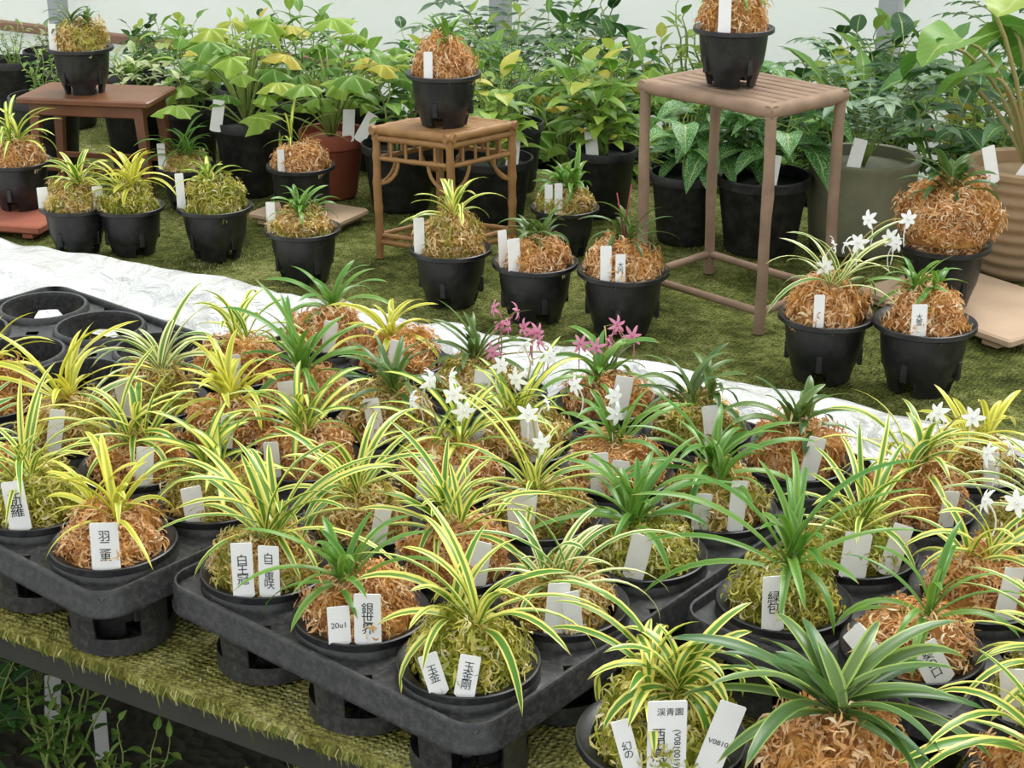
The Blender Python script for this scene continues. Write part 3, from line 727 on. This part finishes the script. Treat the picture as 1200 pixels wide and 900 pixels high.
# ------------------------------------------------------------------ far bench with a mass of plants (one parent)
far=bpy.data.objects.new('far_bench_plants',None); sc.collection.objects.link(far)
keysR=['lobed3','lobed2','ovate','ovate2','dark','comp','comp2','grass','fine','finel','lance','comp2','lance','finel']
keysL=['finel','fine','var','grass','lobed2','ovate2','lance','dark']
ZF=-.20
rows_=[3.02,3.22,3.42,3.64]
RF=random.Random(21)
for ri,v in enumerate(rows_):
    u=-4.5+RF.uniform(0,.15)
    while u<.9:
        X,Y,_=BN(u+RF.uniform(-.04,.04),v+RF.uniform(-.04,.04))
        if abs(X)<.34*Y+.25:
            lft=X<-.1; fl_=X<-.75
            k=RF.choice(keysL if lft else keysR); hp=RF.choice([.11,.13,.15]); rp=RF.choice([.055,.065,.075])
            if not(lft and RF.random()<((.1,.5,.85,1) if fl_ else (0,.2,.5,.8))[ri]):
                potted_plant('potted_plant',X,Y,hp,rp,M_blk,'n',[FOL[k]],z=ZF,rot=RF.uniform(0,6),parent=far,fs=RF.uniform(.95,1.4)*(.52 if fl_ else .68 if lft else 1.05))
        u+=RF.uniform(.15,.22)
# floor level plants under the benches (near left corner)
under=bpy.data.objects.new('under_bench_plants',None); sc.collection.objects.link(under)
for (x,y,k,s) in ((-.86,2.12,'lobed2',.8),(-.80,1.95,'dark',.9),(-.66,1.98,'fine',1),(-.95,2.3,'dark',1),(-.52,1.85,'fine',.8),(-.75,2.2,'comp2',.8),(-.3,1.8,'fine',.7)):
    rz=R.uniform(0,6); obj('foliage',FOL[k][0],(x,y,-.6),rz,under,s)
    if FOL[k][1]: obj('stems',FOL[k][1],(x,y,-.6),rz,under,s)
for (x,y,yaw) in ((-.70,2.10,.2),(-.60,2.0,.9)): add_label(under,x,y,-.58,yaw,-.1,.024,.07,roll=.1)

# ------------------------------------------------------------------ benches, mats, strip, floor
M_frame=mat_simple('bench_frame_metal','#2c2c28',.6,'#45453c',20,.4)
def bench(name,u0,u1,v0,v1,z,mat,thick=.03):
    b=MB(); nu=int((u1-u0)/.03);nv=max(4,int((v1-v0)/.03)); rows=[]
    for j in range(nv+1):
        row=[]
        for i in range(nu+1):
            u=u0+(u1-u0)*i/nu; v=v0+(v1-v0)*j/nv; x,y,_=BN(u,v)
            if j in(0,nv): x+=.006*noise.noise(Vector((u*25,j,0)));y+=.006*noise.noise(Vector((u*25,j,5)))
            row.append((x,y,z-.0025+.002*noise.noise(Vector((x*6,y*6,z)))))
        rows.append(row)
    rows.insert(0,[(p[0],p[1],p[2]-.014+.006*noise.noise(Vector((p[0]*40,p[1]*40,3)))) for p in rows[0]])
    rows.append([(p[0],p[1],p[2]-.014) for p in rows[-1]])
    b.grid(rows)
    e=bpy.data.objects.new(name,None); sc.collection.objects.link(e)
    obj('mossy_mat',b.mesh('mat_mesh',mat),(0,0,0),0,e)
    f=MB(); cu,cv=(u0+u1)/2,(v0+v1)/2; c=BN(cu,cv)
    f.box((c[0],c[1],z-.022-thick/2),(u1-u0,v1-v0-.02,thick),BR,.002)
    for v in (v0+.03,v1-.03):
        k=u0+.3
        while k<u1:
            q=BN(k,v); f.box((q[0],q[1],(z-.022-thick-.6)/2),(.035,.035,.6+z-.022-thick),BR,.002); k+=1.3
    obj('bench_frame',f.mesh('frame_mesh',M_frame,False),(0,0,0),0,e)
    return e
BF=bench('greenhouse_bench',-2.9,1.9,.955,1.70,0,M_mat_f)
BB=bench('greenhouse_bench',-2.9,1.9,1.85,2.78,0,M_mat_b)
bench('greenhouse_bench',-5.2,1.9,2.92,3.8,ZF,M_mat_b)
def tufts(name,n,u0,u1,v0,v1,sz,par):
    rg=np.random.RandomState(3)
    u=rg.uniform(u0,u1,n);v=rg.uniform(v0,v1,n)
    x=CA*u-SA*v;y=SA*u+CA*v
    keep=(np.abs(x)<.36*y+.1)
    x=x[keep];y=y[keep]; m=len(x)
    a=rg.uniform(0,6.28,m);h=rg.uniform(.3,1,m)*sz;w=rg.uniform(.0004,.0011,m);ln=rg.uniform(-1,1,(m,2))*h[:,None]
    z0=np.full(m,-.004)
    P0=np.stack([x-np.cos(a)*w,y-np.sin(a)*w,z0],1);P1=np.stack([x+np.cos(a)*w,y+np.sin(a)*w,z0],1)
    P2=np.stack([x+ln[:,0],y+ln[:,1],z0+h+.002],1)
    V=np.stack([P0,P1,P2],1).reshape(-1,3)
    me=bpy.data.meshes.new(name+'_mesh'); me.from_pydata(V.tolist(),[],np.arange(3*m).reshape(-1,3).tolist())
    me.uv_layers.new(name='UVMap'); q=me.uv_layers.new(name='rnd')
    pn=np.array([noise.noise(Vector((xx*5,yy*5,0)))+.7*noise.noise(Vector((xx*15,yy*15,3))) for xx,yy in zip(x,y)])
    rr=np.clip(.48+pn*1.1+rg.uniform(-.22,.22,m),0,1)
    q.data.foreach_set('uv',np.repeat(rr,6).astype(np.float32))
    me.materials.append(M_tuft); return obj(name,me,(0,0,0),0,par)
tufts('moss_growth',50000,-2.7,.6,1.86,2.7,.0038,BB)
tufts('moss_growth',8000,-1.4,1.0,.96,1.5,.0035,BF)
# ragged fringe along the front edge of the near mat
b=MB(); rf=random.Random(4)
for k in range(1300):
    u=rf.uniform(-1.6,.8); x,y,_=BN(u,.952); L=rf.uniform(.002,.012)*(2 if rf.random()<.08 else 1); w=rf.uniform(.0003,.0009); dx=rf.uniform(-.004,.004)
    b.grid([[(x-w,y,-.004),(x+w,y,-.004)],[(x-w+dx*.4-.002,y-.003,-.006-L*.4),(x+w+dx*.4-.002,y-.003,-.006-L*.4)],[(x-w*.3+dx,y-.004,-.006-L),(x+w*.3+dx,y-.004,-.006-L)]],None,rf.uniform(.2,1))
obj('mat_fringe',b.mesh('mat_fringe_mesh',M_tuft),(0,0,0),0,BF)
# white plastic sheet in the gutter between benches
n=N('white_plastic_sheet'); g=n.geo()
M_film=n.bsdf(n.mix(n.ramp(n.noise(7,5,g),[(.5,BK),(.8,WH)]),srgb('#cfd1cd'),srgb('#a2a296')),.22,.6,bump=n.noise(20,4,g,.55,1.5),bs=.8,bd=.016,transl=.05)
b=MB(); rows=[]; nu=620; nv=36
def ridge(v): return 1-2*abs(noise.noise(v))
for j in range(nv+1):
    row=[]; t=j/nv
    for i in range(nu+1):
        u=-2.7+4.4*i/nu; 
        lf=max(0,min(1,(-1.15-u)/.5))
        ev0=1.655-.05*lf+.02*noise.noise(Vector((u*3,1,0)))+.008*noise.noise(Vector((u*14,1,0)))
        ev1=1.868+.008*noise.noise(Vector((u*4,9,0)))
        v=ev0+(ev1-ev0)*t
        prof=.004+.026*math.sin(math.pi*t)**.8
        fold=.028*ridge(Vector((u*1.1+v*2,v*9,0)))+.018*ridge(Vector((u*4+v*9,v*12,4)))+.006*noise.noise(Vector((u*18,v*20,8)))-.019
        x,y,_=BN(u,v); row.append((x,y,prof+fold*(math.sin(math.pi*t)**.5+.03)+.001))
    rows.append(row)
b.grid(rows); obj('white_plastic_sheet',b.mesh('sheet_mesh',M_film))

# floor, walls
n=N('greenhouse_ground'); g=n.geo(); nz=n.noise(14,6,g,.7); vo=n.n('TexVoronoi'); vo.inputs['Scale'].default_value=45; n.l(g,vo.inputs['Vector'])
M_floor=n.bsdf(n.mix(nz,srgb('#2c2a22'),srgb('#5c5848')),.9,.2,bump=vo.outputs['Distance'],bs=.8,bd=.01)
b=MB(); b.box((0,3.5,-.65),(16,13,.1),0,.001); obj('floor',b.mesh('floor_mesh',M_floor,False))
n=N('greenhouse_film'); M_wall=n.bsdf(n.mix(n.noise(2,3,n.geo()),srgb('#fbfdfb'),srgb('#eef3ea')),.5,.3,transl=.5)
b=MB(); c=BN(-1.6,4.0); b.box((c[0],c[1],.7),(9,.01,2.6),BR,.001)
obj('wall_back',b.mesh('wall_mesh',M_wall,False))
b=MB()
for z in (-.45,-.12,.35,.9): 
    c=BN(-1.6,3.97); b.box((c[0],c[1],z),(9,.03,.03),BR,.003)
M_rail=mat_simple('rail_brown','#8a6650',.6,'#a98670',10)
obj('trim_1',b.mesh('rail_mesh',M_rail,False))
b=MB()
for u in (-3.98,-2.3,-1.2,0.1):
    c=BN(u,3.92); b.box((c[0],c[1],.7),(.05,.05,2.6),BR,.004)
M_post=mat_simple('post_steel','#9aa0a0',.4,'#c4c8c8',10,.5)
obj('trim_2',b.mesh('post_mesh',M_post,False))

# ------------------------------------------------------------------ light & world
w=bpy.data.worlds.new('World'); sc.world=w; w.use_nodes=True
bg=w.node_tree.nodes['Background']; bg.inputs[0].default_value=(.94,.97,1,1); bg.inputs[1].default_value=1.38
sl=bpy.data.lights.new('sun','SUN'); sl.energy=3.2; sl.angle=30*D2R; sl.color=(1,.99,.96)
so=bpy.data.objects.new('sun',sl); sc.collection.objects.link(so); so.rotation_euler=(-28*D2R,20*D2R,0)
# ------------------------------------------------------------------ camera
cd=bpy.data.cameras.new('camera'); cd.sensor_width=36; cd.lens=57; cd.clip_start=.05
co=bpy.data.objects.new('camera',cd); sc.collection.objects.link(co); co.location=(0,0,.817); co.rotation_euler=(68*D2R,0,0)
sc.camera=co
